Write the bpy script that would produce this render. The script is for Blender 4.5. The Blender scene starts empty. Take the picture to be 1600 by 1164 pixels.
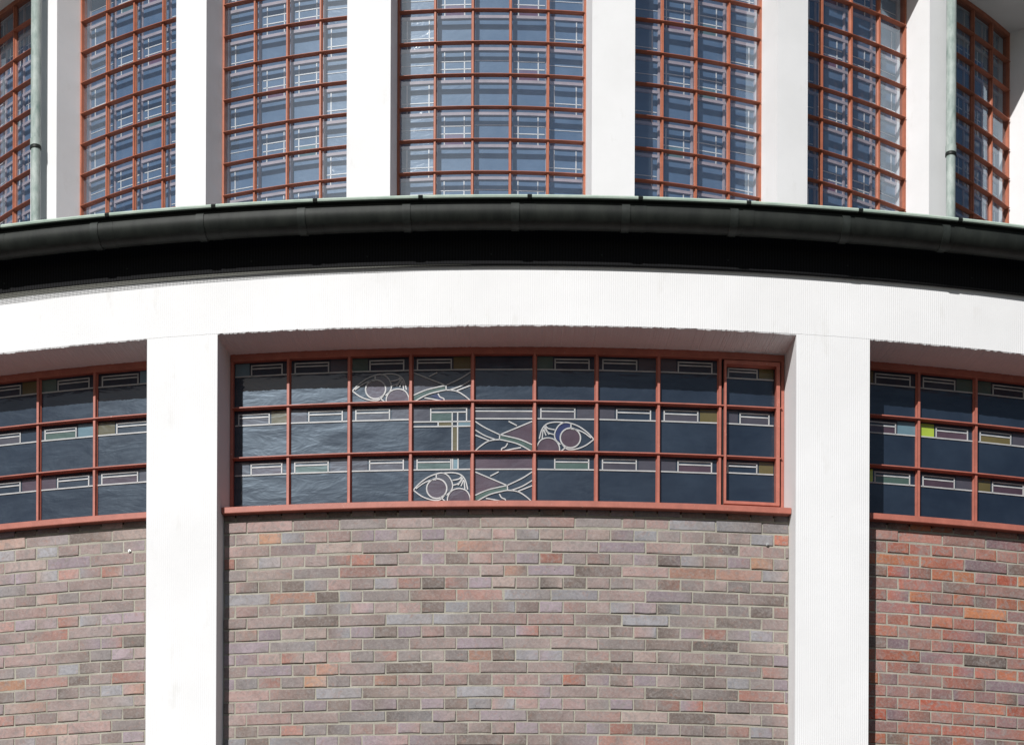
import bpy, bmesh, math, random
from mathutils import Vector, Matrix
random.seed(7)
sc = bpy.context.scene
C = sc.collection
R = math.radians

# ------------------------------------------------------------------ camera, sky, sun, exposure
EYE = 1.6
CAMX, CAMY = -0.0537, -24.772
F, YH, ROLL = 3900.0, 2220.28, 0.0041          # focal length, horizon and roll measured in photo pixels (1600 wide)
cam = bpy.data.cameras.new("camera"); cam_o = bpy.data.objects.new("camera", cam); C.objects.link(cam_o)
cam.sensor_width = 36.0; cam.lens = F/1600*36; cam.shift_y = (YH-582)/1600
cam.clip_start = 0.1; cam.clip_end = 3000
cam_o.location = (CAMX, CAMY, EYE); cam_o.rotation_euler = (R(90), -ROLL, 0)
sc.camera = cam_o

SUN_AZ, SUN_EL = R(21.5), R(33.5)                 # azimuth to the left of the line from the church to the camera
sv = Vector((-math.sin(SUN_AZ)*math.cos(SUN_EL), -math.cos(SUN_AZ)*math.cos(SUN_EL), math.sin(SUN_EL)))
w = bpy.data.worlds.new("World"); sc.world = w; w.use_nodes = True
nt = w.node_tree
sky = nt.nodes.new('ShaderNodeTexSky'); sky.sky_type = 'NISHITA'; sky.sun_disc = False
sky.sun_elevation = SUN_EL; sky.sun_rotation = math.atan2(sv.x, sv.y); sky.air_density = 1.0; sky.dust_density = 1.0
nt.links.new(sky.outputs[0], nt.nodes['Background'].inputs[0]); nt.nodes['Background'].inputs[1].default_value = 0.05
sun = bpy.data.lights.new("sun", 'SUN'); sun.energy = 5.0; sun.angle = R(0.5); sun.color = (1.0, 0.98, 0.96)
sun_o = bpy.data.objects.new("sun", sun); C.objects.link(sun_o)
sun_o.rotation_euler = sv.to_track_quat('Z', 'Y').to_euler(); sun_o.location = (-8, -30, 30)
sc.view_settings.view_transform = 'Standard'; sc.view_settings.look = 'None'
sc.view_settings.exposure = -0.20; sc.view_settings.gamma = 1.0; sc.view_settings.use_curve_mapping = False

# ------------------------------------------------------------------ measures (metres; heights above eye level are turned into z)
R1 = 11.324; C1 = (0.0, 0.0)                   # lower drum
R2 = 5.891;  C2 = (-0.2504, 0.0116)            # upper drum
def Z(h): return h + EYE
hB, hFB, hL = 5.9005, 6.222, 6.5027            # beam soffit, fascia bottom, gutter lip
BAY = R(18.01)
A_PL, A_PR = R(-8.53), R(7.433)                # clear opening of the middle bay
A_MID = (A_PL+A_PR)/2
P_ANG, Q_ANG = 0.0498, 0.0565                  # pane and pillar angle of the upper drum
ROWH = 0.2487; hU = 10.0787; hW = hU + 7*ROWH; hWB = hU - 5*ROWH

def pix_angle(x, y, rad, c):
    """angle on a cylinder of the given radius that a photo pixel's ray meets first"""
    dx, dy = x-800, y-YH
    xu = math.cos(ROLL)*dx + math.sin(ROLL)*dy
    t = xu/F
    Xc, Zc = c[0]-CAMX, c[1]-CAMY
    A = 1+t*t; B = -2*(t*Xc+Zc); Cc = Xc**2+Zc**2-rad*rad
    z = (-B-math.sqrt(max(B*B-4*A*Cc, 0)))/(2*A)
    return math.asin((t*z-Xc)/rad)
def pol(r, a, z, c): return Vector((c[0]+r*math.sin(a), c[1]-r*math.cos(a), z))

# ------------------------------------------------------------------ materials
def newmat(name):
    m = bpy.data.materials.new(name); m.use_nodes = True
    n = m.node_tree.nodes; return m, m.node_tree, n['Principled BSDF']
def N(t, typ, **k):
    n = t.nodes.new(typ)
    for a, b in k.items(): setattr(n, a, b)
    return n
def noise(t, scale, detail=4, rough=.55, coord='UV', sx=1, sy=1, sz=1, dist=0):
    tc = N(t, 'ShaderNodeTexCoord'); mp = N(t, 'ShaderNodeMapping'); mp.inputs['Scale'].default_value = (sx, sy, sz)
    t.links.new(tc.outputs[coord], mp.inputs[0])
    nz = N(t, 'ShaderNodeTexNoise'); nz.inputs['Scale'].default_value = scale; nz.inputs['Detail'].default_value = detail
    nz.inputs['Roughness'].default_value = rough; nz.inputs['Distortion'].default_value = dist
    t.links.new(mp.outputs[0], nz.inputs['Vector']); return nz
def ramp(t, src, stops):
    r = N(t, 'ShaderNodeValToRGB'); e = r.color_ramp.elements
    while len(e) < len(stops): e.new(.5)
    for el, (p, c) in zip(e, stops): el.position = p; el.color = c if len(c) == 4 else (*c, 1)
    t.links.new(src, r.inputs[0]); return r
def mixc(t, a, b, fac, mode='MIX'):
    m = N(t, 'ShaderNodeMix', data_type='RGBA', blend_type=mode)
    for sock, v in ((m.inputs[0], fac), (m.inputs[6], a), (m.inputs[7], b)):
        if hasattr(v, 'is_linked') or hasattr(v, 'links'): t.links.new(v, sock)
        else: sock.default_value = v if not isinstance(v, tuple) else ((*v, 1) if len(v) == 3 else v)
    return m.outputs[2]
def bump(t, h, strength, dist, normal=None):
    b = N(t, 'ShaderNodeBump'); b.inputs['Strength'].default_value = strength; b.inputs['Distance'].default_value = dist
    t.links.new(h, b.inputs['Height'])
    if normal is not None: t.links.new(normal, b.inputs['Normal'])
    return b.outputs[0]
def spec(b, v): b.inputs['Specular IOR Level'].default_value = v

def plaster(name, ribs):
    m, t, b = newmat(name)
    n1 = noise(t, 1.3, 5, .6); n2 = noise(t, 9, 6, .65, sy=.35)
    c1 = ramp(t, n1.outputs[0], [(.35, (.75, .752, .752)), (.62, (.80, .803, .806))])
    c2 = ramp(t, n2.outputs[0], [(.26, (.86, .85, .82)), (.4, (1, 1, 1))])
    col = mixc(t, c1.outputs[0], c2.outputs[0], .55, 'MULTIPLY')
    n4 = noise(t, 26, 3, .5)
    sp = ramp(t, n4.outputs[0], [(.20, (.62, .6, .56)), (.235, (1, 1, 1))])
    col = mixc(t, col, sp.outputs[0], .5, 'MULTIPLY')
    t.links.new(col, b.inputs['Base Color']); b.inputs['Roughness'].default_value = .9; spec(b, .15)
    n3 = noise(t, 160, 4, .7)
    nor = bump(t, n3.outputs[0], .35, .003)
    n5 = noise(t, 3.5, 3, .5); nor = bump(t, n5.outputs[0], .25, .01, nor)
    if ribs:
        tc = N(t, 'ShaderNodeTexCoord'); wv = N(t, 'ShaderNodeTexWave', wave_type='BANDS', bands_direction='X', wave_profile='SIN')
        wv.inputs['Scale'].default_value = 2*math.pi/(20*.0118); wv.inputs['Distortion'].default_value = .5
        wv.inputs['Detail'].default_value = 2; wv.inputs['Detail Scale'].default_value = .3
        t.links.new(tc.outputs['UV'], wv.inputs[0]); nor = bump(t, wv.outputs[0], .20, .004, nor)
    t.links.new(nor, b.inputs['Normal']); return m

def paint(name, c, worn):
    m, t, b = newmat(name)
    n1 = noise(t, 14, 5, .6, 'Object'); n2 = noise(t, 90, 4, .6, 'Object')
    c1 = ramp(t, n1.outputs[0], [(.3, tuple(x*.82 for x in c)), (.7, tuple(min(1, x*1.1) for x in c))])
    msk = ramp(t, n2.outputs[0], [(.66, (0, 0, 0)), (.74, (1, 1, 1))])
    col = mixc(t, c1.outputs[0], worn, msk.outputs[0])
    t.links.new(col, b.inputs['Base Color']); b.inputs['Roughness'].default_value = .5; spec(b, .35)
    n3 = noise(t, 60, 3, .6, 'Object'); t.links.new(bump(t, n3.outputs[0], .25, .002), b.inputs['Normal']); return m

def glassy(name, c1, c2, rough=.34, bs=.10, sc_=5.0, specv=.5, coat=.03, film_=(.12, .40)):
    """leaded glass in front of a dark interior"""
    m, t, b = newmat(name)
    n1 = noise(t, 3.0, 4, .6, 'Object')
    c = ramp(t, n1.outputs[0], [(.35, c1), (.65, c2)])
    t.links.new(c.outputs[0], b.inputs['Base Color']); b.inputs['Roughness'].default_value = rough; spec(b, specv)
    b.inputs['Coat Weight'].default_value = 1; b.inputs['Coat Roughness'].default_value = coat; b.inputs['Coat IOR'].default_value = 1.5
    b.inputs['Specular Tint'].default_value = (.66, .84, 1, 1)
    film = noise(t, 2.6, 6, .62, 'Object', sz=3.2, dist=1.2); fr_ = ramp(t, film.outputs[0], [(.3, (film_[0],)*3), (.72, (film_[1],)*3)])
    t.links.new(fr_.outputs[0], b.inputs['Specular IOR Level'])
    n2 = noise(t, sc_, 3, .6, 'Object', sz=3.0, dist=.6); n3 = noise(t, 38, 2, .5, 'Object')
    nor = bump(t, n2.outputs[0], bs, .02); nor = bump(t, n3.outputs[0], .05, .004, nor)
    t.links.new(nor, b.inputs['Normal']); t.links.new(nor, b.inputs['Coat Normal']); return m

def clear_glass(name):
    m, t, b = newmat(name)
    t.nodes.remove(b)
    tr = N(t, 'ShaderNodeBsdfTransparent'); tr.inputs[0].default_value = (.93, .95, .96, 1)
    gl = N(t, 'ShaderNodeBsdfGlossy'); gl.inputs['Roughness'].default_value = .03; gl.inputs[0].default_value = (.72, .87, 1, 1)
    ge = N(t, 'ShaderNodeNewGeometry'); dt = N(t, 'ShaderNodeVectorMath', operation='DOT_PRODUCT')
    t.links.new(ge.outputs['Incoming'], dt.inputs[0]); t.links.new(ge.outputs['Normal'], dt.inputs[1])
    ab = N(t, 'ShaderNodeMath', operation='ABSOLUTE'); t.links.new(dt.outputs['Value'], ab.inputs[0])
    om = N(t, 'ShaderNodeMath', operation='SUBTRACT'); om.inputs[0].default_value = 1; t.links.new(ab.outputs[0], om.inputs[1])
    pw = N(t, 'ShaderNodeMath', operation='POWER'); t.links.new(om.outputs[0], pw.inputs[0]); pw.inputs[1].default_value = 5
    fr = N(t, 'ShaderNodeMath', operation='MULTIPLY_ADD'); t.links.new(pw.outputs[0], fr.inputs[0]); fr.inputs[1].default_value = .9; fr.inputs[2].default_value = .23
    df = N(t, 'ShaderNodeBsdfDiffuse'); df.inputs[0].default_value = (.4, .5, .62, 1)
    n2 = noise(t, 5, 3, .6, 'Object', sz=1.6, dist=.4); nor = bump(t, n2.outputs[0], .03, .010)
    t.links.new(nor, gl.inputs['Normal'])
    mx = N(t, 'ShaderNodeMixShader'); t.links.new(fr.outputs[0], mx.inputs[0]); t.links.new(tr.outputs[0], mx.inputs[1]); t.links.new(gl.outputs[0], mx.inputs[2])
    m2 = N(t, 'ShaderNodeMixShader')
    dirt = noise(t, 7, 5, .6, 'Object'); dr = ramp(t, dirt.outputs[0], [(.3, (.02, .02, .02)), (.75, (.06, .06, .06))])
    t.links.new(dr.outputs[0], m2.inputs[0]); t.links.new(mx.outputs[0], m2.inputs[1]); t.links.new(df.outputs[0], m2.inputs[2])
    t.links.new(m2.outputs[0], t.nodes['Material Output'].inputs[0]); return m

def brick_mat():
    m, t, b = newmat("brick")
    at = N(t, 'ShaderNodeVertexColor', layer_name='tint')
    n1 = noise(t, 22, 6, .7, dist=1.2); n2 = noise(t, 70, 5, .7); n3 = noise(t, 190, 3, .6); n4 = noise(t, 7, 3, .5)
    c = ramp(t, n1.outputs[0], [(.25, (.62, .6, .6)), (.5, (1, 1, 1)), (.75, (1.22, 1.18, 1.16))])
    col = mixc(t, at.outputs[0], c.outputs[0], .75, 'MULTIPLY')
    n5 = noise(t, 17, 5, .65, dist=1.8); n6 = noise(t, 13, 5, .7, dist=2.2); n7 = noise(t, 58, 2, .5)
    g_ = ramp(t, n5.outputs[0], [(.48, (0, 0, 0)), (.64, (.65, .65, .65))]); col = mixc(t, col, (.25, .225, .215), g_.outputs[0])
    g2 = ramp(t, n6.outputs[0], [(.56, (0, 0, 0)), (.74, (.5, .5, .5))]); col = mixc(t, col, (.34, .17, .125), g2.outputs[0])
    wash = ramp(t, n2.outputs[0], [(.48, (0, 0, 0)), (.74, (.32, .32, .32))])       # pale lime bloom
    col = mixc(t, col, (.5, .48, .45), wash.outputs[0])
    pits = ramp(t, n3.outputs[0], [(.27, (.42, .4, .4)), (.36, (1, 1, 1))])
    col = mixc(t, col, pits.outputs[0], .8, 'MULTIPLY')
    dents = ramp(t, n7.outputs[0], [(.215, (.35, .33, .32)), (.25, (1, 1, 1))]); col = mixc(t, col, dents.outputs[0], .85, 'MULTIPLY')
    soot = ramp(t, n4.outputs[0], [(.3, (.78, .77, .75)), (.55, (1, 1, 1))])
    col = mixc(t, col, soot.outputs[0], .6, 'MULTIPLY')
    t.links.new(col, b.inputs['Base Color']); b.inputs['Roughness'].default_value = .85; spec(b, .25)
    nor = bump(t, n1.outputs[0], .35, .006); nor = bump(t, n2.outputs[0], .5, .004, nor); nor = bump(t, n3.outputs[0], .4, .0015, nor)
    t.links.new(nor, b.inputs['Normal']); return m
def mortar_mat():
    m, t, b = newmat("mortar")
    n1 = noise(t, 6, 5, .65); n2 = noise(t, 120, 4, .7)
    c = ramp(t, n1.outputs[0], [(.3, (.29, .275, .23)), (.55, (.39, .37, .31)), (.75, (.48, .46, .395))])
    c2 = ramp(t, n2.outputs[0], [(.3, (.75, .75, .74)), (.6, (1.05, 1.05, 1.05))])
    t.links.new(mixc(t, c.outputs[0], c2.outputs[0], .7, 'MULTIPLY'), b.inputs['Base Color'])
    b.inputs['Roughness'].default_value = .95; spec(b, .1)
    t.links.new(bump(t, n2.outputs[0], .6, .004), b.inputs['Normal']); return m
def wall_far_mat():
    m, t, b = newmat("far_brickwork")
    br = N(t, 'ShaderNodeTexBrick'); tc = N(t, 'ShaderNodeTexCoord'); t.links.new(tc.outputs['UV'], br.inputs[0])
    br.inputs['Scale'].default_value = 1; br.inputs['Brick Width'].default_value = .2575; br.inputs['Row Height'].default_value = .0659
    br.inputs['Mortar Size'].default_value = .0055
    br.inputs['Color1'].default_value = (.30, .20, .17, 1); br.inputs['Color2'].default_value = (.24, .21, .2, 1); br.inputs['Mortar'].default_value = (.42, .385, .3, 1)
    t.links.new(br.outputs[0], b.inputs['Base Color']); b.inputs['Roughness'].default_value = .9
    t.links.new(bump(t, br.outputs['Fac'], -.6, .006), b.inputs['Normal']); return m
def metal(name, c, c2, rough, met=0.0, sp=.4, streak=False, ns=10):
    m, t, b = newmat(name)
    n1 = noise(t, ns, 5, .65, sx=1, sy=.35 if streak else 1); cr = ramp(t, n1.outputs[0], [(.32, c), (.68, c2)])
    t.links.new(cr.outputs[0], b.inputs['Base Color']); b.inputs['Roughness'].default_value = rough; b.inputs['Metallic'].default_value = met; spec(b, sp)
    n3 = noise(t, 45, 3, .6); t.links.new(bump(t, n3.outputs[0], .2, .002), b.inputs['Normal']); return m
def mesh_mat():
    """bird mesh: wires with square holes between them"""
    m, t, b = newmat("bird_mesh")
    b.inputs['Base Color'].default_value = (.10, .10, .08, 1); b.inputs['Roughness'].default_value = .6
    tc = N(t, 'ShaderNodeTexCoord'); sp = N(t, 'ShaderNodeSeparateXYZ'); t.links.new(tc.outputs['UV'], sp.inputs[0])
    outs = []
    for k in (0, 1):
        mo = N(t, 'ShaderNodeMath', operation='PINGPONG'); t.links.new(sp.outputs[k], mo.inputs[0]); mo.inputs[1].default_value = .004
        gt = N(t, 'ShaderNodeMath', operation='GREATER_THAN'); t.links.new(mo.outputs[0], gt.inputs[0]); gt.inputs[1].default_value = .0012; outs.append(gt)
    mu = N(t, 'ShaderNodeMath', operation='MULTIPLY'); t.links.new(outs[0].outputs[0], mu.inputs[0]); t.links.new(outs[1].outputs[0], mu.inputs[1])
    tr = N(t, 'ShaderNodeBsdfTransparent'); mx = N(t, 'ShaderNodeMixShader')
    t.links.new(mu.outputs[0], mx.inputs[0]); t.links.new(b.outputs[0], mx.inputs[1]); t.links.new(tr.outputs[0], mx.inputs[2])
    t.links.new(mx.outputs[0], t.nodes['Material Output'].inputs[0]); return m
def fascia_mat():
    m, t, b = newmat("fascia_black")
    tc = N(t, 'ShaderNodeTexCoord'); wv = N(t, 'ShaderNodeTexWave', wave_type='BANDS', bands_direction='X')
    wv.inputs['Scale'].default_value = 2*math.pi/(20*.016); wv.inputs['Distortion'].default_value = .3; t.links.new(tc.outputs['UV'], wv.inputs[0])
    c = ramp(t, wv.outputs[0], [(.2, (.006, .006, .006)), (.9, (.014, .014, .016))])
    t.links.new(c.outputs[0], b.inputs['Base Color']); b.inputs['Roughness'].default_value = .8; spec(b, .12); return m
def ground_mat():
    m, t, b = newmat("ground_paving")
    n1 = noise(t, .35, 6, .6, 'Object'); c = ramp(t, n1.outputs[0], [(.35, (.042, .042, .042)), (.65, (.062, .061, .06))])
    t.links.new(c.outputs[0], b.inputs['Base Color']); b.inputs['Roughness'].default_value = .95; return m

M = dict(
    plaster=plaster("plaster_smooth", False), ribbed=plaster("plaster_combed", True),
    red=paint("paint_salmon", (.415, .138, .100), (.58, .37, .30)), orange=paint("paint_rust_orange", (.41, .138, .078), (.56, .33, .24)),
    inner_paint=paint("paint_inner_rose", (.50, .42, .45), (.55, .5, .52)),
    pane=glassy("glass_dark_blue", (.011, .018, .032), (.020, .031, .050)),
    mauve=glassy("glass_mauve", (.050, .030, .042), (.085, .052, .068)), violet=glassy("glass_violet_grey", (.045, .042, .055), (.075, .07, .085)),
    olive=glassy("glass_olive", (.085, .068, .022), (.13, .105, .04)), green=glassy("glass_green", (.04, .07, .06), (.075, .12, .10)),
    blue=glassy("glass_pale_blue", (.10, .17, .21), (.15, .24, .28)), navy=glassy("glass_cobalt", (.012, .016, .07), (.022, .03, .11)),
    lime=glassy("glass_lime", (.26, .36, .03), (.38, .48, .06)),
    inner=glassy("glass_inner_leaded", (.085, .150, .255), (.125, .20, .32), rough=.45, bs=.10, sc_=9, coat=.10, film_=(.28, .5)),
    inner_rose=glassy("glass_inner_rose", (.17, .11, .19), (.23, .16, .25), rough=.45, coat=.1, film_=(.28, .5)), inner_sea=glassy("glass_inner_sea", (.10, .20, .25), (.15, .27, .31), rough=.45, coat=.1, film_=(.28, .5)),
    lead=metal("lead_came", (.32, .33, .33), (.48, .49, .49), .45, 0, .5), white_lead=metal("lead_came_pale", (.80, .81, .81), (.9, .91, .9), .4, 0, .5),
    clear=clear_glass("glass_clear"), brick=brick_mat(), mortar=mortar_mat(), far=wall_far_mat(),
    gutter=metal("copper_dark", (.007, .009, .008), (.022, .026, .022), .55, .1, .25, True, 9), bracket=metal("bracket_copper", (.010, .013, .011), (.028, .034, .03), .55, .1, .3),
    lip=metal("copper_patina_lip", (.34, .45, .38), (.52, .60, .52), .6, 0, .3), verdigris=metal("copper_verdigris", (.20, .27, .245), (.52, .57, .54), .6, 0, .3, True, 14),
    roof=metal("copper_roof", (.07, .085, .075), (.11, .125, .115), .7, 0, .3), dark=metal("gap_shade_dark", (.010, .010, .012), (.014, .014, .016), .9),  # dark: near-black that paints the shade of the casement gap
    mesh=mesh_mat(), fascia=fascia_mat(), ground=ground_mat(), zinc=metal("zinc_bolt", (.45, .45, .44), (.65, .65, .64), .4, .6, .5),
)

# ------------------------------------------------------------------ mesh builder
class MB:
    def __init__(s): s.v = []; s.f = []; s.uv = []; s.col = []
    def face(s, pts, uvs=None, col=None):
        i = len(s.v); s.v += [tuple(p) for p in pts]; s.f.append(tuple(range(i, i+len(pts))))
        s.uv.append(uvs or [(0, 0)]*len(pts)); s.col.append(col)
    def sweep(s, prof, a0, a1, n, c, zfun=None):
        """closed (r, z) profile swept round the axis c from angle a0 to a1"""
        k = len(prof); i0 = len(s.v)
        per = [0]
        for j in range(k):
            p, q = prof[j], prof[(j+1) % k]; per.append(per[-1]+math.hypot(q[0]-p[0], q[1]-p[1]))
        for i in range(n+1):
            a = a0+(a1-a0)*i/n
            for j, (r, z) in enumerate(prof):
                if zfun: r, z = zfun(i, j, a, r, z)
                s.v.append(tuple(pol(r, a, z, c)))
        for i in range(n):
            aa, ab = a0+(a1-a0)*i/n, a0+(a1-a0)*(i+1)/n
            for j in range(k):
                jn = (j+1) % k
                s.f.append((i0+i*k+j, i0+i*k+jn, i0+(i+1)*k+jn, i0+(i+1)*k+j))
                ra = max(p[0] for p in prof)
                vert = abs(prof[j][1]-prof[jn][1]) > abs(prof[j][0]-prof[jn][0])
                va, vb = (prof[j][1], prof[jn][1]) if vert else (per[j], per[j+1])
                s.uv.append([(aa*ra, va), (aa*ra, vb), (ab*ra, vb), (ab*ra, va)]); s.col.append(None)
        for i in (0, n):
            s.f.append(tuple(i0+i*k+j for j in range(k))); s.uv.append([(p[0], p[1]) for p in prof]); s.col.append(None)
        return s
    def box(s, o, x, y, z, sx, sy, sz):
        """box centred at o with unit axes x, y, z and half sizes"""
        P = lambda i, j, k: o + x*(sx*i) + y*(sy*j) + z*(sz*k)
        for f in (((-1,-1,-1),(1,-1,-1),(1,-1,1),(-1,-1,1)), ((-1,1,-1),(-1,1,1),(1,1,1),(1,1,-1)), ((-1,-1,-1),(-1,-1,1),(-1,1,1),(-1,1,-1)),
                  ((1,-1,-1),(1,1,-1),(1,1,1),(1,-1,1)), ((-1,-1,1),(1,-1,1),(1,1,1),(-1,1,1)), ((-1,-1,-1),(-1,1,-1),(1,1,-1),(1,-1,-1))):
            s.face([P(*q) for q in f], [(0, 0), (sx*2, 0), (sx*2, sz*2), (0, sz*2)])
        return s
    def build(s, name, mat, parent=None, weld=False, smooth=False, recalc=True):
        me = bpy.data.meshes.new(name); me.from_pydata(s.v, [], s.f)
        ul = me.uv_layers.new(name="UVMap"); flat = [x for u in s.uv for p in u for x in p]; ul.data.foreach_set('uv', flat)
        if any(c is not None for c in s.col):
            ca = me.color_attributes.new('tint', 'FLOAT_COLOR', 'CORNER'); dat = []
            for f, c in zip(s.f, s.col):
                for q in range(len(f)):
                    cc = c[q] if c is not None else (.3, .2, .18); dat += [*cc[:3], 1]
            ca.data.foreach_set('color', dat)
        if recalc:
            bm = bmesh.new(); bm.from_mesh(me)
            if weld: bmesh.ops.remove_doubles(bm, verts=bm.verts, dist=1e-5)
            bmesh.ops.recalc_face_normals(bm, faces=bm.faces); bm.to_mesh(me); bm.free()
        if smooth:
            me.polygons.foreach_set('use_smooth', [True]*len(me.polygons)); me.set_sharp_from_angle(angle=R(40))
        me.materials.append(M[mat]); me.update()
        o = bpy.data.objects.new(name, me); C.objects.link(o)
        if parent: o.parent = parent
        return o
def empty(name, loc=(0, 0, 0), parent=None):
    o = bpy.data.objects.new(name, None); C.objects.link(o); o.empty_display_size = .3
    if parent is None: o.location = loc
    else: o.parent = parent
    return o
def tag(o, label=None, cat=None, kind=None, group=None):
    for k, v in (('label', label), ('category', cat), ('kind', kind), ('group', group)):
        if v: o[k] = v
    return o
rect = lambda r0, r1, z0, z1: [(r0, z0), (r1, z0), (r1, z1), (r0, z1)]

# ------------------------------------------------------------------ ground
g = MB(); g.face([(-900, -900, 0), (900, -900, 0), (900, 900, 0), (-900, 900, 0)], [(-900, -900), (900, -900), (900, 900), (-900, 900)])
tag(g.build('ground', 'ground', recalc=False), 'pale grey paved ground around the round church', 'ground', 'structure')

church = tag(empty('church_rotunda'), 'round brick and white plaster church with banded lower windows and gridded upper drum', 'church')

# ------------------------------------------------------------------ lower drum: pillars, ring beam
DW = .263                                       # depth of the reveals at the window head
XA = R(44)                                      # the modelled part of the drum reaches this far round; the rest is plain wall
def pillar_low(a0, a1):
    m = MB(); jit = [random.uniform(-.0012, .0012) for _ in range(400)]
    zs = [0.0, Z(hB)-1.2, Z(hB)+.012]
    n = 14
    prof = rect(R1-.40, R1-.0012, 0, Z(hB)+.012)
    m.sweep(prof, a0, a1, n, C1); return m.build('pillar', 'ribbed', church)
a_l0, a_l1 = R(-10.544), A_PL
a_r0, a_r1 = A_PR, R(9.52)
pillars = [(a_l0, a_l1), (a_r0, a_r1), (a_l0-BAY, a_l1-BAY), (a_r0+BAY, a_r1+BAY)]
for p in pillars: pillar_low(*p)
nb = 2600; jz = [0.0]*(nb+1); v_ = 0
for i in range(nb+1):
    v_ = .55*v_ + random.uniform(-.0016, .0016); jz[i] = v_ + (.003*random.random() if random.random() < .05 else 0)
def beam_j(i, j, a, r, z):
    if j == 1: return r - abs(jz[i])*.5, z + jz[i] + .0015*math.sin(a*31)
    if j == 2: return r, z + .0012 + abs(jz[i])*.8
    return r, z
mb = MB(); mb.sweep([(R1-.55, Z(hB)), (R1-.0035, Z(hB)), (R1, Z(hB)+.0035), (R1, Z(hB)+.30), (R1, Z(hL)-.03), (R1-.55, Z(hL)-.03)], -XA, XA, nb, C1, beam_j)
mb.build('ring_beam', 'ribbed', church)
# plain wall for the far side of the drum
m = MB(); m.sweep(rect(R1-.55, R1-.004, 0, Z(hL)-.03), XA, 2*math.pi-XA, 120, C1); m.build('rear_wall', 'plaster', church)

# ------------------------------------------------------------------ brick infill
RB = R1-.145                                    # brick face
COURSE, STR = .0659, .2575
Z_TOP = Z(4.9216)+.005                          # top of the first stretcher course's bed
def lerp(a, b, t): return tuple(a[i]+(b[i]-a[i])*t for i in range(3))
def s2l(c): return tuple(((x/255)/12.92 if x/255 <= .04045 else ((x/255+.055)/1.055)**2.4) for x in c)
GREYS = [((164,147,143),6), ((152,136,132),6), ((147,138,136),5), ((171,146,141),6), ((130,118,112),4.5), ((170,132,123),1.6), ((176,138,122),.5), ((158,157,161),3), ((161,147,154),5), ((116,107,102),1.2), ((174,157,150),3), ((170,124,112),.6), ((184,142,116),.2)]
REDS = [((170,108,94),4), ((178,112,86),3), ((184,122,88),1.5), ((148,114,112),3.5), ((136,116,122),2.5), ((166,116,104),4), ((116,102,96),1.8), ((160,124,116),3), ((174,94,74),.8)]
def pick(pal):
    t = random.uniform(0, sum(w_ for _, w_ in pal))
    for c, w_ in pal:
        t -= w_
        if t <= 0: return c
    return pal[-1][0]
def brick_geo(m, a0, a1, z0, z1, proud, pal):
    """one brick: slightly uneven front face with worn arrises"""
    r = RB+proud; rb = RB-.05
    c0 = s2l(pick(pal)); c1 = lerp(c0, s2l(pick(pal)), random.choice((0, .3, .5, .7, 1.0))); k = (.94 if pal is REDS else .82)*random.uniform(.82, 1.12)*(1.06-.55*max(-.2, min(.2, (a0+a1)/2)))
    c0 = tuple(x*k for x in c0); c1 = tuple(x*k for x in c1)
    jit = lambda s: random.uniform(-s, s)
    if random.random() < .25: z0 += random.uniform(0, .004)
    dz0, dz1 = jit(.0016), jit(.0016)
    e = .0028; ea = e/r
    am = (a0+a1)/2+jit(.3)*(a1-a0)
    outer = [(a0+jit(.0016)/r, z0+dz0), (am, z0+jit(.002)), (a1+jit(.0016)/r, z0+dz1), (a1+jit(.0016)/r, z1+jit(.0018)), (am, z1+jit(.0018)), (a0+jit(.0016)/r, z1+jit(.0018))]
    sgn = [(1, 1), (0, 1), (-1, 1), (-1, -1), (0, -1), (1, -1)]
    ch = [random.choice((1, 1, 1, 1.6, 1, random.uniform(2, 5) if random.random() < .5 else 1)) for _ in range(6)]
    inner = [(a+sx*ea*ch[q], z+sz*e*ch[q]*.8) for q, ((a, z), (sx, sz)) in enumerate(zip(outer, sgn))]
    po = [pol(r-.0020, a, z, C1) for a, z in outer]; pi = [pol(r+jit(.0008), a, z, C1) for a, z in inner]; pb = [pol(rb, a, z, C1) for a, z in outer]
    du, dv = random.uniform(0, 50), random.uniform(0, 50)
    U = lambda a, z: (a*RB+du, z+dv)
    cc = [c0, lerp(c0, c1, .5), c1, c1, lerp(c0, c1, .5), c0]
    for ids in ((0, 1, 4, 5), (1, 2, 3, 4)): m.face([pi[q] for q in ids], [U(*inner[q]) for q in ids], [cc[q] for q in ids])
    for q in range(6):
        n_ = (q+1) % 6
        m.face([po[q], po[n_], pi[n_], pi[q]], [U(*outer[q]), U(*outer[n_]), U(*inner[n_]), U(*inner[q])], [cc[q], cc[n_], cc[n_], cc[q]])
        m.face([pb[q], pb[n_], po[n_], po[q]], [U(*outer[q]), U(*outer[n_]), U(*outer[n_]), U(*outer[q])], [cc[q], cc[n_], cc[n_], cc[q]])
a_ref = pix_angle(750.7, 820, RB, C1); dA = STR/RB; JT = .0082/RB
def proj(p):
    X, Zd, h = p.x-CAMX, p.y-CAMY, p.z-EYE
    dx, dy = F*X/Zd, -F*h/Zd
    return 800+dx-ROLL*dy, YH+dy+ROLL*dx
specs = []
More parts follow.
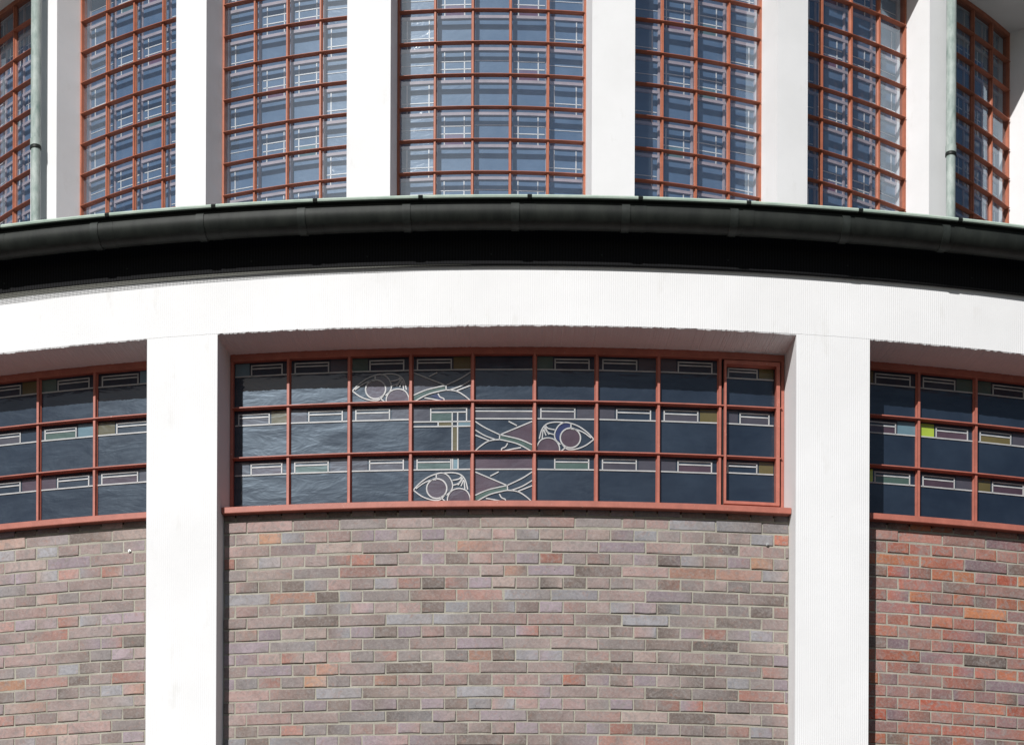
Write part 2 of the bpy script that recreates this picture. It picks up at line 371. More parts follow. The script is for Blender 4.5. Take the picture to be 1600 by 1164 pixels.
for bay in (-1, 0, 1):
    a_lo, a_hi = A_PL+bay*BAY+.0004, A_PR+bay*BAY-.0004
    rep_lo, rep_hi = A_PL+bay*BAY, A_PR+bay*BAY
    for k in range(-1, 27):
        z1 = Z_TOP-k*COURSE-.0011; z0 = z1-COURSE+.0098
        header = k % 2 != 0
        step = dA/2 if header else dA
        off = a_ref+bay*BAY*0 + (dA/4 if header else (0 if (k//2) % 2 == 0 else dA/2))
        i0 = math.floor((a_lo-off)/step)-1; i = i0
        while True:
            b0, b1 = off+i*step+JT/2, off+(i+1)*step-JT/2; i += 1
            if b0 > a_hi: break
            b0_, b1_ = max(b0, a_lo), min(b1, a_hi)
            if b1_-b0_ < .012/RB: continue
            if not header and random.random() < .05 and b1_-b0_ > .2/RB:      # the odd pair of headers in a stretcher course
                mid = (b0_+b1_)/2; specs.append((bay, b0_, mid-JT/2, z0, z1)); specs.append((bay, mid+JT/2, b1_, z0, z1)); continue
            specs.append((bay, b0_, b1_, z0, z1))
def seen(s_):
    """photo pixels of the brick that lie inside the frame"""
    _, b0, b1, z0, z1 = s_
    q = [proj(pol(RB, a, z, C1)) for a in (b0, b1) for z in (z0, z1)]
    x0, x1 = max(0, min(p[0] for p in q)), min(1600, max(p[0] for p in q)); y0, y1 = max(0, min(p[1] for p in q)), min(1164, max(p[1] for p in q))
    if 228 < (x0+x1)/2 < 340 or 1240 < (x0+x1)/2 < 1360: return 0
    return max(0, x1-x0)*max(0, y1-y0)
specs.sort(key=seen, reverse=True)
panels = {}
for bay, lab in ((-1, None), (0, None), (1, 'redder brick infill to the right of the right pillar')):
    a0, a1 = A_PL+bay*BAY-.004, A_PR+bay*BAY+.004
    pm = MB(); pm.sweep(rect(RB-.20, RB-.0035, Z(3.2), Z(4.955)), a0, a1, 60, C1); p = pm.build('brick_panel', 'mortar', church)
    if lab: p['label'] = lab
    panels[bay] = p
    pm = MB(); pm.sweep(rect(RB-.20, RB-.001, 0, Z(3.2)-.002), a0, a1, 60, C1); pm.build('lower_wall', 'far', church)
rest = MB()
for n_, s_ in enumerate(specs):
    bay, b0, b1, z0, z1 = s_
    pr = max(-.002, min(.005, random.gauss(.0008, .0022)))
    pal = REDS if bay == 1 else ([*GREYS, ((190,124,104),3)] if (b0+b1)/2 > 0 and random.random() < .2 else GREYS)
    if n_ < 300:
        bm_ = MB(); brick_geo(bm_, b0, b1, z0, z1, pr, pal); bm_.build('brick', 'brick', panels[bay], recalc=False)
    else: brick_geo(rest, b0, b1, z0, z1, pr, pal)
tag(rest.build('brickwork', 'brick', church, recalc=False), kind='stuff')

# ------------------------------------------------------------------ panes, leads and coloured pieces
class Pane:
    """flat pane between two angles; u runs right, v runs down, both 0..1"""
    def __init__(s, a0, a1, z0, z1, r, c, tilt=0.0):
        p0, p1 = pol(r, a0, z0, c), pol(r, a1, z0, c); s.w = (p1-p0).length; s.h = z1-z0
        s.x = (p1-p0).normalized(); s.y = Vector((0, 0, 1)); s.n = s.x.cross(s.y).normalized()
        o = (p0+p1)/2 + Vector((0, 0, s.h/2))
        if tilt:
            q = Matrix.Rotation(random.gauss(0, tilt), 3, s.x) @ Matrix.Rotation(random.gauss(0, tilt), 3, Vector((0, 0, 1)))
            s.x, s.y, s.n = q@s.x, q@s.y, q@s.n
        s.o = o
    def P(s, u, v, d=0.0): return s.o + s.x*((u-.5)*s.w) + s.y*((.5-v)*s.h) + s.n*d
    def slab(s, m, d=0.0, th=.005): m.box(s.o+s.n*(d-th/2), s.x, s.n*-1, s.y, s.w/2, th/2, s.h/2)
    def poly(s, m, pts, d=.0015, th=.0012):
        f = [s.P(u, v, d) for u, v in pts]; b = [s.P(u, v, d-th) for u, v in pts]; uv = [(u*s.w, v*s.h) for u, v in pts]
        ar = sum(pts[i][0]*pts[(i+1) % len(pts)][1]-pts[(i+1) % len(pts)][0]*pts[i][1] for i in range(len(pts)))
        if ar > 0: f.reverse(); b.reverse(); uv.reverse()
        m.face(f, uv)
        for i in range(len(f)): j = (i+1) % len(f); m.face([f[j], f[i], b[i], b[j]], [(0, 0)]*4)
    def line(s, m, pts, wd, d=.0015, th=.003):
        q = [Vector((u*s.w, -v*s.h)) for u, v in pts]; L, Rr = [], []
        for i, p in enumerate(q):
            a = q[max(0, i-1)]; b = q[min(len(q)-1, i+1)]; t_ = (b-a); t_ = t_/max(t_.length, 1e-6); nn = Vector((-t_.y, t_.x))*wd/2
            L.append(p+nn); Rr.append(p-nn)
        W = lambda p, d_: s.o + s.x*(p.x-s.w/2) + s.y*(p.y+s.h/2) + s.n*d_
        for i in range(len(q)-1):
            m.face([W(Rr[i], d+th), W(Rr[i+1], d+th), W(L[i+1], d+th), W(L[i], d+th)], [(Rr[i].x, Rr[i].y), (Rr[i+1].x, Rr[i+1].y), (L[i+1].x, L[i+1].y), (L[i].x, L[i].y)])
            m.face([W(Rr[i], d), W(Rr[i+1], d), W(Rr[i+1], d+th), W(Rr[i], d+th)], [(0, 0)]*4)
            m.face([W(L[i], d+th), W(L[i+1], d+th), W(L[i+1], d), W(L[i], d)], [(0, 0)]*4)
def smooth_pts(pts, n=5):
    """Catmull-Rom through the points"""
    if len(pts) < 3: return pts
    out = []
    for i in range(len(pts)-1):
        p0, p1, p2, p3 = pts[max(0, i-1)], pts[i], pts[i+1], pts[min(len(pts)-1, i+2)]
        for k in range(n):
            t = k/n
            out.append(tuple(.5*((2*p1[j])+(-p0[j]+p2[j])*t+(2*p0[j]-5*p1[j]+4*p2[j]-p3[j])*t*t+(-p0[j]+3*p1[j]-3*p2[j]+p3[j])*t**3) for j in (0, 1)))
    return out+[pts[-1]]
def circ(cx, cy, r, asp, a0=0, a1=360, n=28): return [(cx+r*math.cos(R(a0+(a1-a0)*i/n)), cy+r*asp*math.sin(R(a0+(a1-a0)*i/n))) for i in range(n+1)]
# ornaments, traced in one pane's own coordinates (340 x 288 units)
hd = lambda x, y: ((x-62)/340, (y-740)/288)
tl = lambda x, y: ((x-438)/342, (y-740)/288)
HEAD_LINES = [smooth_pts([hd(*p) for p in q]) for q in (
    [(65,943),(100,905),(150,868),(200,848),(238,843),(272,862),(295,905),(292,945),(262,978)],
    [(65,945),(110,980),(160,1002),(208,1008),(232,998),(252,975)],
    [(80,936),(120,906),(162,887),(200,882)], [(200,848),(200,882)], [(225,990),(262,1022)],
    [(238,843),(300,842),(345,855),(372,888),(387,945)], [(296,888),(335,880),(352,862)],
    [(298,918),(335,905),(352,872)], [(328,918),(346,895),(358,872)], [(347,925),(362,885)], [(370,942),(365,890)],
    [(266,1024),(270,985),(295,950),(337,938),(378,952),(400,990),(403,1024)])]
HEAD_IRIS = circ(*hd(203, 937), 60/340, 340/288)
HEAD_CHEEK = [hd(*p) for p in ((270,1024),(274,985),(297,953),(337,942),(376,955),(397,990),(400,1024))]
HEAD_BLUE = [hd(*p) for p in ((203,850),(238,847),(270,866),(292,906),(288,944),(262,962),(264,930),(250,898),(226,880),(203,875))]
TAIL_LINES = [smooth_pts([tl(*p) for p in q]) for q in (
    [(440,838),(630,920)], [(580,838),(530,864)], [(632,918),(634,953)], [(780,838),(722,876),(632,920)], [(780,890),(720,926),(655,950)], [(780,922),(690,958)],
    [(440,980),(520,946),(632,920)], [(440,1022),(520,978),(590,958),(640,950),(700,960),(750,993),(780,1022)],
    [(505,998),(560,1008),(620,1022)], [(585,972),(598,994),(620,1005),(620,1024)])]
TAIL_TRI = [tl(*p) for p in ((440,845),(600,913),(440,972))]
TAIL_BAND = [tl(*p) for p in ((440,985),(520,951),(628,926),(630,946),(520,973),(440,1014))]
mir = lambda pts: [(1-u, v) for u, v in pts]
LW = .0068
def lead_pane(pn, lead, piece, kind, fill=None, side=None, orn=None, vr=.285):
    """kind L / R: box of cames at the left or right of the top strip; fill colours the box, side the field next to it"""
    e = .012/pn.w
    if kind in 'LR':
        b0, b1 = (.07, .66) if kind == 'L' else (.315, .905)
        pn.line(lead, [(0, vr), (1, vr)], LW); pn.line(lead, [(b0, .055), (b1, .055)], LW); pn.line(lead, [(b0, .125), (b1, .125)], LW)
        pn.line(lead, [(b0, .04), (b0, vr)], LW); pn.line(lead, [(b1, .04), (b1, vr)], LW)
        if fill: piece(fill, pn, [(b0, .13), (b1, .13), (b1, vr), (b0, vr)])
        if side: piece(side, pn, [(b1+e, .0), (1, .0), (1, vr), (b1+e, vr)] if kind == 'L' else [(0, .0), (b0-e, .0), (b0-e, vr), (0, vr)])
    elif kind == 'F':                           # strip with full-width lines
        for v in (.055, .125, vr): pn.line(lead, [(0, v), (1, v)], LW)
        piece(fill, pn, [(0, .13), (1, .13), (1, vr), (0, vr)])
    elif kind == 'P':                           # plain strip
        pn.line(lead, [(0, vr), (1, vr)], LW)
        if fill: piece(fill, pn, [(0, .0), (1, .0), (1, vr), (0, vr)])
    elif kind == 'T':                           # box with a narrow olive column running down
        b0, b1 = .305, .93
        pn.line(lead, [(0, .34), (1, .34)], LW); pn.line(lead, [(0, .44), (1, .44)], LW)
        pn.line(lead, [(b0, .055), (b1, .055)], LW); pn.line(lead, [(b0, .14), (b1, .14)], LW)
        for u in (b0, b1): pn.line(lead, [(u, .04), (u, .34)], LW)
        pn.line(lead, [(.435, .34), (.435, .44)], LW)
        for u in (.68, .775): pn.line(lead, [(u, .14), (u, 1)], LW)
        piece('green', pn, [(b0, .15), (.67, .15), (.67, .34), (b0, .34)]); piece('olive', pn, [(.44, .35), (.67, .35), (.67, .44), (.44, .44)])
        piece('olive', pn, [(.69, .46), (.765, .46), (.765, 1), (.69, 1)]); piece('blue', pn, [(.785, .35), (1, .35), (1, .44), (.785, .44)])
        piece('violet', pn, [(0, 0), (b0-.02, 0), (b0-.02, .33), (0, .33)])
    if orn == 'col':
        for u in (.69, .785): pn.line(lead, [(u, .04), (u, vr)], LW)
        piece('blue', pn, [(.70, .03), (.775, .03), (.775, vr), (.70, vr)])
    if orn and orn[0] == 'H' or orn == 'col':
        f = mir if orn == 'Hm' else (lambda p: p)
        for q in HEAD_LINES: pn.line(lead, f(q), LW*.95)
        pn.line(lead, f(HEAD_IRIS), LW*1.1); piece('mauve', pn, f(HEAD_IRIS[:-1])); piece('mauve', pn, f(HEAD_CHEEK))
        piece('navy' if orn == 'Hm' else 'violet', pn, f(HEAD_BLUE))
    if orn in ('S', 'Sm', 'Sv'):
        f = mir if orn == 'Sm' else (lambda p: p)
        for q in TAIL_LINES: pn.line(lead, f(q), LW*.95)
        piece('green', pn, f(TAIL_BAND)); piece('mauve' if orn != 'Sv' else 'violet', pn, f(TAIL_TRI))
        if orn == 'Sv': piece('navy', pn, [tl(*p) for p in ((540,985),(590,972),(600,996),(615,1008),(612,1018))])

# ------------------------------------------------------------------ lower windows
RG = R1-DW-.028                                 # glass plane
RF = R1-DW                                      # front of the fixed frame
H_TOP, H_B1, H_B2, H_BOT = 5.862, 5.602, 5.325, 5.046
am0 = pix_angle(450, 660, RF, C1); am1 = pix_angle(1125, 660, RF, C1)
MULL = [am0+(am1-am0)*i/7 for i in range(8)]
PAT = {0: [  # rows of (kind, fill, side, ornament), left to right
        [('R',None,'blue',None),('L',None,'violet',None),('R',None,'green','H'),('L',None,'olive','Sv'),('P',None,None,None),('R',None,'green',None),('L',None,'violet',None),('R',None,'violet',None),('L',None,'olive',None)],
        [('L','violet','olive',None),('R',None,'violet',None),('L','violet','violet',None),('T',None,None,None),('F','violet',None,'Sm'),('L','violet','violet','Hm'),('R',None,'violet',None),('L','violet','olive',None),('R','violet','violet',None)],
        [('R','mauve','violet',None),('L','green','violet',None),('R','violet','violet',None),('L','green',None,'col'),('P','mauve',None,'S'),('R','green',None,None),('L','violet','violet',None),('R','mauve','violet',None),('L',None,'olive',None)]],
    -1: [
        [('R',None,'violet',None),('L',None,'violet',None)]*2+[('R',None,'green',None),('L',None,'violet',None),('L',None,'olive',None),('R',None,'green',None),('L',None,'blue',None)],
        [('L','violet','olive',None),('R',None,'violet',None)]*3+[('L','violet',None,None),('L','green','blue',None),('R',None,'olive',None)],
        [('R','mauve','violet',None),('L',None,'violet',None)]*3+[('L',None,'mauve',None),('R',None,'mauve',None),('L','mauve','violet',None)]],
    1: [
        [('R',None,'olive',None),('L',None,'green',None),('R',None,'green',None)]+[('L',None,'violet',None),('R',None,'violet',None)]*3,
        [('L','mauve','blue',None),('R','mauve','lime',None),('L','olive','violet',None)]+[('R',None,'violet',None),('L','violet','olive',None)]*3,
        [('R','green','lime',None),('L','mauve','violet',None),('R','mauve','olive',None)]+[('L',None,'violet',None),('R','violet','violet',None)]*3]}
def mull_prof(m, a, z0, z1, rg, depth, wf, wb, c):
    """upright glazing bar: wide where it holds the glass, narrow at its nose"""
    x = Vector((math.cos(a), math.sin(a), 0)); n_ = Vector((math.sin(a), -math.cos(a), 0)); o = pol(rg, a, 0, c)
    sec = [(-wb/2, -.012), (wb/2, -.012), (wb/2, .006), (wf/2, depth*.55), (wf/2, depth), (-wf/2, depth), (-wf/2, depth*.55), (-wb/2, .006)]
    P = lambda q, z: o + x*q[0] + n_*q[1] + Vector((0, 0, z))
    k = len(sec)
    for i in range(k):
        j = (i+1) % k; m.face([P(sec[i], z0), P(sec[j], z0), P(sec[j], z1), P(sec[i], z1)], [(sec[i][0], z0), (sec[j][0], z0), (sec[j][0], z1), (sec[i][0], z1)])
    m.face([P(q, z0) for q in reversed(sec)]); m.face([P(q, z1) for q in sec])
for bay in (-1, 0, 1):
    off = bay*BAY; a_lo, a_hi = A_PL+off+.0002, A_PR+off-.0002
    win = empty('lower_window', parent=church)
    win['label'] = {0: 'middle lower window with fish shapes in its leading', -1: 'lower window left of the left pillar', 1: 'lower window right of the right pillar with lime glass'}[bay]
    # fixed frame: head, two stiles, bottom rail
    fr = MB()
    fr.sweep(rect(RF-.06, RF, Z(H_TOP), Z(hB)+.004), a_lo, a_hi, 60, C1)
    fr.sweep(rect(RF-.06, RF-.001, Z(H_BOT)-.05, Z(H_BOT)), a_lo, a_hi, 60, C1)
    st = .017/RF
    for s0, s1 in ((a_lo, a_lo+st), (a_hi-st, a_hi)): fr.sweep(rect(RF-.06, RF-.002, Z(H_BOT), Z(H_TOP)), s0, s1, 2, C1)
    fr.build('frame', 'red', win)
    # sill
    sl = MB(); zs = Z(4.9605)
    sl.sweep([(R1-.30, zs+.012), (R1-.112, zs+.004), (R1-.090, zs), (R1-.088, zs+.003), (R1-.088, zs+.032), (R1-.096, zs+.036), (R1-.25, zs+.056), (R1-.30, zs+.056)], a_lo, a_hi, 60, C1)
    sl.build('sill', 'red', win)
    mu = [a+off+(0, .0045, -.0028)[bay] for a in MULL]
    edges = [a_lo+st*.6]+mu+[a_hi-st*.6]
    for a in mu:
        m = MB(); mull_prof(m, a, Z(H_BOT)-.002, Z(H_TOP)+.002, RG, .030, .013, .025, C1); m.build('mullion', 'red', win)
    for hb in (H_B1, H_B2):
        m = MB(); m.sweep([(RG-.01, Z(hb)-.004), (RG+.040, Z(hb)-.0028), (RG+.040, Z(hb)+.0028), (RG-.01, Z(hb)+.004)], a_lo+st*.8, a_hi-st*.8, 60, C1)
        m.build('glazing_bar', 'red', win, smooth=True)
    def piece(mt, pn, pts):
        q = MB(); pn.poly(q, pts); q.build('stained_glass', mt, win, recalc=False)
    rows = [(H_B1, H_TOP), (H_B2, H_B1), (H_BOT, H_B2)]
    for r_, (h0, h1) in enumerate(rows):
        for c_ in range(9):
            shrink = .004 if not (bay == 0 and c_ == 8) else .0
            pn = Pane(edges[c_], edges[c_+1], Z(h0), Z(h1), RG, C1, R(.28))
            m = MB(); pn.slab(m, 0, .006); m.build('pane', 'pane', win)
            inner_ = Pane(edges[c_]+.012/RG, edges[c_+1]-.012/RG, Z(h0)+.006, Z(h1)-(.012 if r_ else .004), RG, C1)
            inner_.x, inner_.y, inner_.n = pn.x, pn.y, pn.n
            if bay == 0 and c_ == 8:
                inner_ = Pane(edges[c_]+.030/RG, edges[c_+1]-.044/RG, Z(h0)+(.006 if r_ < 2 else .03), Z(h1)-(.012 if r_ else .03), RG, C1); inner_.x, inner_.y, inner_.n = pn.x, pn.y, pn.n
            k_, fl, sd, orn = PAT[bay][r_][c_]
            lead = MB(); lead_pane(inner_, lead, piece, k_, fl, sd, orn); lead.build('lead_came', 'lead', win)
    if bay == 0:                                # opening casement in the last column
        a0, a1 = MULL[7]+.020/RF, A_PR-.031/RF
        cs = MB(); z0, z1 = Z(H_BOT)+.012, Z(H_TOP)-.014
        cs.sweep(rect(RG+.002, RF+.022, z0, z0+.016), a0, a1, 8, C1); cs.sweep(rect(RG+.002, RF+.022, z1-.020, z1), a0, a1, 8, C1)
        cs.sweep(rect(RG+.002, RF+.021, z0+.016, z1-.020), a0, a0+.012/RF, 1, C1); cs.sweep(rect(RG+.002, RF+.021, z0+.016, z1-.020), a1-.020/RF, a1, 1, C1)
        cs.build('casement', 'red', win)
        gk = MB(); e0, e1 = a0-.007/RF, a1+.009/RF; y0, y1 = z0-.010, z1+.009  # dark ring added round the casement to stand in for shade in the gap
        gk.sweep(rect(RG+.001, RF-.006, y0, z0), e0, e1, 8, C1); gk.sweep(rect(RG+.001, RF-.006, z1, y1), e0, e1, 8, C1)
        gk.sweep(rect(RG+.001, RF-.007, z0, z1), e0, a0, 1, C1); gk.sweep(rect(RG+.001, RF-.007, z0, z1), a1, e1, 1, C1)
        gk.build('gap_shade', 'dark', win)

# small fixings on the brickwork
for (px, py, nm) in ((203, 861, 'wall_bolt'), (1198.5, 851, 'wall_bolt')):
    a = pix_angle(px, py, RB, C1); zz = EYE + (YH-py+ROLL*(px-800))*(math.sqrt((RB*math.sin(a)-CAMX)**2*0+(-RB*math.cos(a)-CAMY)**2))/F
    m = MB(); o = pol(RB+.004, a, zz, C1); x = Vector((math.cos(a), math.sin(a), 0)); n_ = Vector((math.sin(a), -math.cos(a), 0)); up = Vector((0, 0, 1))
    for rr, d0, d1 in ((.008, -.01, .005), (.004, .005, .010)):
        ring = [x*(rr*math.cos(i*math.pi/5))+up*(rr*math.sin(i*math.pi/5)) for i in range(10)]
        m.face([o+q+n_*d1 for q in ring])
        for i in range(10): j = (i+1) % 10; m.face([o+ring[i]+n_*d0, o+ring[j]+n_*d0, o+ring[j]+n_*d1, o+ring[i]+n_*d1])
    m.build(nm, 'zinc', church)

# ------------------------------------------------------------------ eaves: fascia, bird mesh, gutter with brackets
m = MB(); m.sweep(rect(R1+.004, R1+.030, Z(hFB), Z(hL)-.034), -XA, XA, 300, C1); m.build('fascia', 'fascia', church)
m = MB(); ma0, ma1 = R(-16), R(-1.5); nn = 60
for i in range(nn):
    q0, q1 = ma0+(ma1-ma0)*i/nn, ma0+(ma1-ma0)*(i+1)/nn
    hh = [.030*min(1, max(0, (ma1-q)/R(13)))**1.1+.004 for q in (q0, q1)]; rr = R1+.026
    m.face([pol(rr, q0, Z(hFB)-hh[0], C1), pol(rr, q1, Z(hFB)-hh[1], C1), pol(rr, q1, Z(hFB)+.002, C1), pol(rr, q0, Z(hFB)+.002, C1)],
           [(q0*rr, -hh[0]), (q1*rr, -hh[1]), (q1*rr, 0), (q0*rr, 0)])
m.build('bird_mesh', 'mesh', church, recalc=False)
m = MB()
for i in range(9):
    a = R(-14.5+3.35*i+random.uniform(-.3, .3)); o = pol(R1+.03, a, Z(hFB)+.05+random.uniform(-.01, .01), C1); n_ = Vector((math.sin(a), -math.cos(a), 0)); x = Vector((math.cos(a), math.sin(a), 0))
    s_ = MB(); s_.box(o, x, n_, Vector((0, 0, 1)), .004, .003, .004); s_.build('screw', 'bracket', church)

gut = tag(empty('rain_gutter', (0, 0, Z(hL)-.15)), 'dark half round copper rain gutter with pale green lip above the white band', 'gutter')
gz = Z(hL)-.15
def up(m, name, mat, parent, **k):
    o = m.build(name, mat, parent, **k); o.matrix_parent_inverse = Matrix.Translation((0, 0, -gz)); return o
def bulge(d):
    pr = []
    for i in range(15):
        t = R(60 - 240*i/14); pr.append((R1+.160+(.074+d)*math.cos(t), Z(-.010+6.425)+(.072+d)*math.sin(t) if math.sin(t) < .5 else Z(-.010+6.425)+(.072+d)*.5))
    return pr
outer = [(R1+.228, Z(hL-.010)-.013), (R1+.222, Z(hL-.010)-.020), (R1+.208, Z(hL-.010)-.026), (R1+.208, Z(-.010+6.446))]+[(R1+.160+.076*math.cos(R(12-192*i/16)), Z(-.010+6.428)+.072*math.sin(R(12-192*i/16))) for i in range(17)]+[(R1+.086, Z(-.010+6.46))]
inner = [(r+(.004 if r < R1+.160 else -.004), z+.004) for r, z in reversed(outer)]
m = MB(); m.sweep(outer+inner, -XA, XA, 260, C1); up(m, 'trough', 'gutter', gut, smooth=True)
lipc = (R1+.230, Z(hL-.010)-.009)
m = MB(); m.sweep([(lipc[0]+.012*math.cos(R(45*i)), lipc[1]+.0105*math.sin(R(45*i))) for i in range(8)], -XA, XA, 260, C1); up(m, 'lip', 'lip', gut, smooth=True)
bx = [-20, 148, 313, 471, 635, 805, 978, 1147, 1322, 1478, 1630]
band = [(R1+.226, Z(-.010+6.462)), (R1+.230, Z(-.010+6.452))]+[(R1+.160+.081*math.cos(R(20-200*i/16)), Z(-.010+6.428)+.077*math.sin(R(20-200*i/16))) for i in range(17)]
bandi = [(r+(.01 if r < R1+.160 else -.01)*.7, z+.004) for r, z in reversed(band)]
for px in bx:
    a = pix_angle(px, 330, R1+.220, C1); hw = .021/R1
    m = MB(); m.sweep(band+bandi, a-hw, a+hw, 2, C1); up(m, 'bracket', 'bracket', gut, smooth=True)
    # soldered sleeve beside the bracket, and the clip over the lip
    b2 = [(R1+.160+(r-R1-.160)*.955, Z(-.010+6.428)+(z-Z(-.010+6.428))*.955) for r, z in band[2:]]; b2i = [(r+(.006 if r < R1+.160 else -.006)*.7, z+.003) for r, z in reversed(b2)]
    m = MB(); m.sweep(b2+b2i, a+.045/R1, a+.105/R1, 4, C1); up(m, 'sleeve', 'gutter', gut, smooth=True)
    ac = a+.075/R1
    m = MB(); m.sweep([(lipc[0]+.0135*math.cos(R(60*i)), lipc[1]+.012*math.sin(R(60*i))) for i in range(6)], ac-.012/R1, ac+.012/R1, 1, C1); up(m, 'lip_clip', 'bracket', gut)

# ------------------------------------------------------------------ low roof between the two drums
m = MB(); m.sweep([(R2-.4, Z(8.0)), (R1-.5, Z(hL)-.028), (R1+.05, Z(hL)-.028), (R1+.05, Z(hL)-.012), (R2-.4, Z(8.08))], 0, 2*math.pi, 180, C1); m.build('low_roof', 'roof', church)

# ------------------------------------------------------------------ upper drum
E_D = .28; RU = R2-E_D                          # glass plane
PC = [-.920, -.6634, -.4081, -.1593, .158, .4072, .6632, .920]     # pier centres and half widths, measured in the photograph
PH = [.0280, .0265, .0229, .0287, .0282, .0229, .0258, .0280]
for a, hq in zip(PC, PH):
    m = MB(); n_ = 8
    # straight-sided pier: flanks run parallel to its own radius
    x = Vector((math.cos(a), math.sin(a), 0)); nn_ = Vector((math.sin(a), -math.cos(a), 0)); hw = R2*math.sin(hq)
    o = pol(0, a, 0, C2)
    front = [o+x*(R2*math.sin(hq*(2*i/n_-1)))+nn_*(R2*math.cos(hq*(2*i/n_-1))) for i in range(n_+1)]
    back = [o+x*hw+nn_*(R2-.45), o+x*-hw+nn_*(R2-.45)]
    sec = front+back; z0, z1 = Z(7.3), Z(hW)+.01; k = len(sec)
    for i in range(k):
        j = (i+1) % k; d0 = (sec[i]-sec[0]).length; d1 = (sec[j]-sec[0]).length
        m.face([Vector((sec[i].x, sec[i].y, z0)), Vector((sec[j].x, sec[j].y, z0)), Vector((sec[j].x, sec[j].y, z1)), Vector((sec[i].x, sec[i].y, z1))], [(d0+a*9, z0), (d1+a*9, z0), (d1+a*9, z1), (d0+a*9, z1)])
    m.face([Vector((q.x, q.y, z0)) for q in reversed(sec)]); m.face([Vector((q.x, q.y, z1)) for q in sec])
    m.build('upper_pillar', 'plaster', church, weld=True)
# spandrel wall below the windows, ring beam with eaves above, plain rear wall
aE = PC[-1]+.02
m = MB(); m.sweep(rect(R2-.45, R2-.05, Z(7.3), Z(hWB)-.03), -aE, aE, 120, C2); m.build('upper_apron', 'plaster', church)
m = MB(); m.sweep([(R2-.6, Z(hW)), (R2+.17, Z(hW)), (R2+.17, Z(hW)+.5), (R2+.4, Z(hW)+.55), (R2+.4, Z(hW)+.7), (R2-.6, Z(hW)+.9)], 0, 2*math.pi, 180, C2); m.build('upper_ring_beam', 'plaster', church)
m = MB(); m.sweep(rect(R2-.45, R2-.02, Z(7.3), Z(hW)+.01), aE, 2*math.pi-aE, 120, C2); m.build('upper_rear_wall', 'plaster', church)
m = MB(); m.sweep([(.02, Z(hW)+2.2), (R2+.42, Z(hW)+.68), (R2+.42, Z(hW)+.72), (.02, Z(hW)+2.26)], 0, 2*math.pi, 90, C2); m.build('upper_roof', 'roof', church)

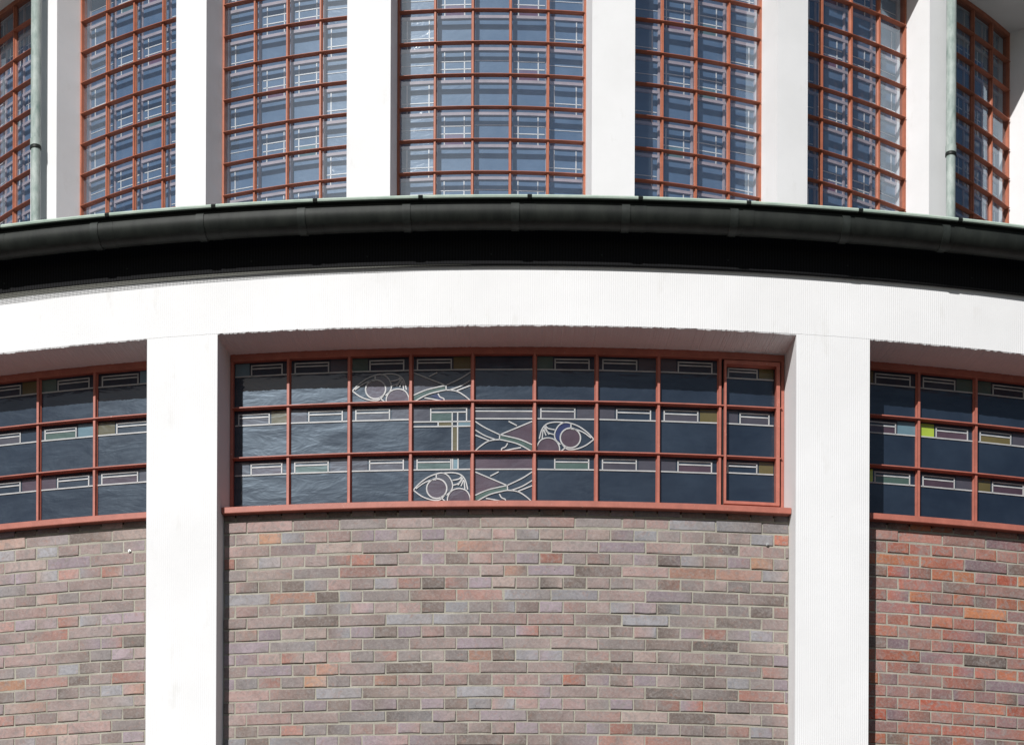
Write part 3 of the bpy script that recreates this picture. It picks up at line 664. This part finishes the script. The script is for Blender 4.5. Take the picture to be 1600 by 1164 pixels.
def in_frame(p):
    x, y = proj(p); return -14 < x < 1614 and -14 < y < 345
wins = [(i, PC[i]+PH[i]*R2/RU, PC[i+1]-PH[i+1]*R2/RU, 5 if i == 3 else 4) for i in range(7)]
pos = ['leftmost upper window beyond the left downpipe', 'second upper window from the left', 'third upper window from the left', 'middle upper window, five panes wide', 'third upper window from the right', 'second upper window from the right', 'rightmost upper window beyond the right downpipe']
for wi, a0, a1, nc in wins:
    win = empty('upper_window', parent=church); win['label'] = pos[wi]
    ang = [a0+(a1-a0)*i/nc for i in range(nc+1)]
    hts = [hWB+ROWH*i for i in range(13)]
    st = .015/RU
    # outer frame
    fr = MB(); RFo = RU+.030
    fr.sweep(rect(RU-.03, RFo, Z(hW)-.035, Z(hW)+.004), a0-.004, a1+.004, 16, C2); fr.sweep(rect(RU-.03, RFo, Z(hWB)-.03, Z(hWB)+.02), a0-.004, a1+.004, 16, C2)
    fr.sweep(rect(RU-.03, RFo-.001, Z(hWB)+.02, Z(hW)-.035), a0-.004, a0+st, 1, C2); fr.sweep(rect(RU-.03, RFo-.001, Z(hWB)+.02, Z(hW)-.035), a1-st, a1+.004, 1, C2)
    fr.build('frame', 'orange', win)
    for a in ang[1:-1]:
        m = MB(); mull_prof(m, a, Z(hWB), Z(hW)-.03, RU, .026, .013, .024, C2); m.build('mullion', 'orange', win)
    for h in hts[1:-1]:
        m = MB(); m.sweep([(RU-.01, Z(h)-.0035), (RU+.042, Z(h)-.0016), (RU+.042, Z(h)+.0016), (RU-.01, Z(h)+.0035)], a0+st*.7, a1-st*.7, 16, C2); m.build('glazing_bar', 'orange', win)
    # outer clear panes
    far_ = MB()
    for r_ in range(12):
        for c_ in range(nc):
            pn = Pane(ang[c_], ang[c_+1], Z(hts[r_]), Z(hts[r_+1]), RU, C2, R(.22))
            if in_frame(pn.o) or in_frame(pn.P(0, 1)) or in_frame(pn.P(1, 0)):
                m = MB(); m.face([pn.P(0, 1), pn.P(1, 1), pn.P(1, 0), pn.P(0, 0)], [(0, 0), (pn.w, 0), (pn.w, pn.h), (0, pn.h)]); m.build('pane', 'clear', win, recalc=False)
            else: far_.face([pn.P(0, 1), pn.P(1, 1), pn.P(1, 0), pn.P(0, 0)], [(0, 0), (pn.w, 0), (pn.w, pn.h), (0, pn.h)])
    tag(far_.build('pane_field', 'clear', win, recalc=False), kind='stuff')
    # inner leaded glazing 8 cm behind
    RI = RU-.085
    ifr = MB(); igl = MB(); il = MB(); tin = {'inner_rose': MB(), 'inner_sea': MB()}
    for a in ang: mull_prof(ifr, a, Z(hWB)-.02, Z(hW), RI, .012, .016, .020, C2)
    for h in hts: ifr.sweep(rect(RI-.01, RI+.014, Z(h)-.011, Z(h)+.011), a0-.004, a1+.004, 16, C2)
    for r_ in range(12):
        for c_ in range(nc):
            pn = Pane(ang[c_], ang[c_+1], Z(hts[r_]), Z(hts[r_+1]), RI, C2, R(.25)); pn.slab(igl, 0, .005)
            edge = c_ in (0, nc-1); odd = r_ % 2; W_ = .0085
            if edge and odd:
                for u in (.2, .8): pn.line(il, [(u, .06), (u, .98)], W_)
                for v in (.62, .76): pn.line(il, [(.06, v), (.94, v)], W_*.8)
            elif not edge and not odd and not (nc == 5 and c_ == 2):
                for u in (.22, .76): pn.line(il, [(u, .06), (u, .98)], W_)
                for v in (.36, .6): pn.line(il, [(.1, v), (.94, v)], W_*.9)
                tq = random.random()
                if tq < .6: pn.poly(tin['inner_rose' if tq < .3 else 'inner_sea'], [(.22, .6), (.76, .6), (.76, .97), (.22, .97)])
            elif nc == 5 and c_ == 2 and not odd: pn.line(il, [(.04, .34), (.96, .34)], W_*.7)
            elif edge: pn.line(il, [(.04, .45), (.96, .45)], W_*.5)
    ifr.build('inner_frame', 'inner_paint', win); igl.build('inner_glazing', 'inner', win); il.build('leading', 'white_lead', win)
    for k_, m_ in tin.items():
        if m_.f: tag(m_.build('inner_stained_glass', k_, win, recalc=False), kind='stuff')

# ------------------------------------------------------------------ downpipes on two upper pillars
for px, lab in ((56, 'pale green copper downpipe on the upper pillar at the left edge'), (1486, 'pale green copper downpipe on the upper pillar at the right edge')):
    rp = R2+.115; a = pix_angle(px, 180, rp, C2); c = pol(rp, a, 0, C2)
    base = Z(7.35)
    dp = tag(empty('downpipe', (c.x, c.y, base)), lab, 'downpipe')
    def tube(m, r_, z0, z1, n=20):
        for i in range(n):
            t0, t1 = 2*math.pi*i/n, 2*math.pi*(i+1)/n
            f = lambda t, z: Vector((c.x+r_*math.cos(t), c.y+r_*math.sin(t), z))
            m.face([f(t0, z0), f(t1, z0), f(t1, z1), f(t0, z1)], [(t0*r_, z0), (t1*r_, z0), (t1*r_, z1), (t0*r_, z1)])
        for z in (z0, z1): m.face([Vector((c.x+r_*math.cos(2*math.pi*i/n), c.y+r_*math.sin(2*math.pi*i/n), z)) for i in range(n)])
    def dadd(m, nm, mt):
        o = m.build(nm, mt, dp, weld=True, smooth=True); o.matrix_parent_inverse = Matrix.Translation((-c.x, -c.y, -base)); return o
    hj = (YH-(228 if px < 800 else 233))*(c.y-CAMY)/F
    m = MB(); tube(m, .038, base, Z(hj)); dadd(m, 'lower_pipe', 'verdigris')
    m = MB(); tube(m, .041, Z(hj)-.01, Z(hW)-.02); dadd(m, 'upper_pipe', 'verdigris')
    m = MB(); tube(m, .0445, Z(hj)-.02, Z(hj)+.035); dadd(m, 'collar', 'verdigris')
    m = MB(); tube(m, .0460, Z(hj)-.045, Z(hj)-.025)
    pass
    dadd(m, 'clamp', 'bracket')
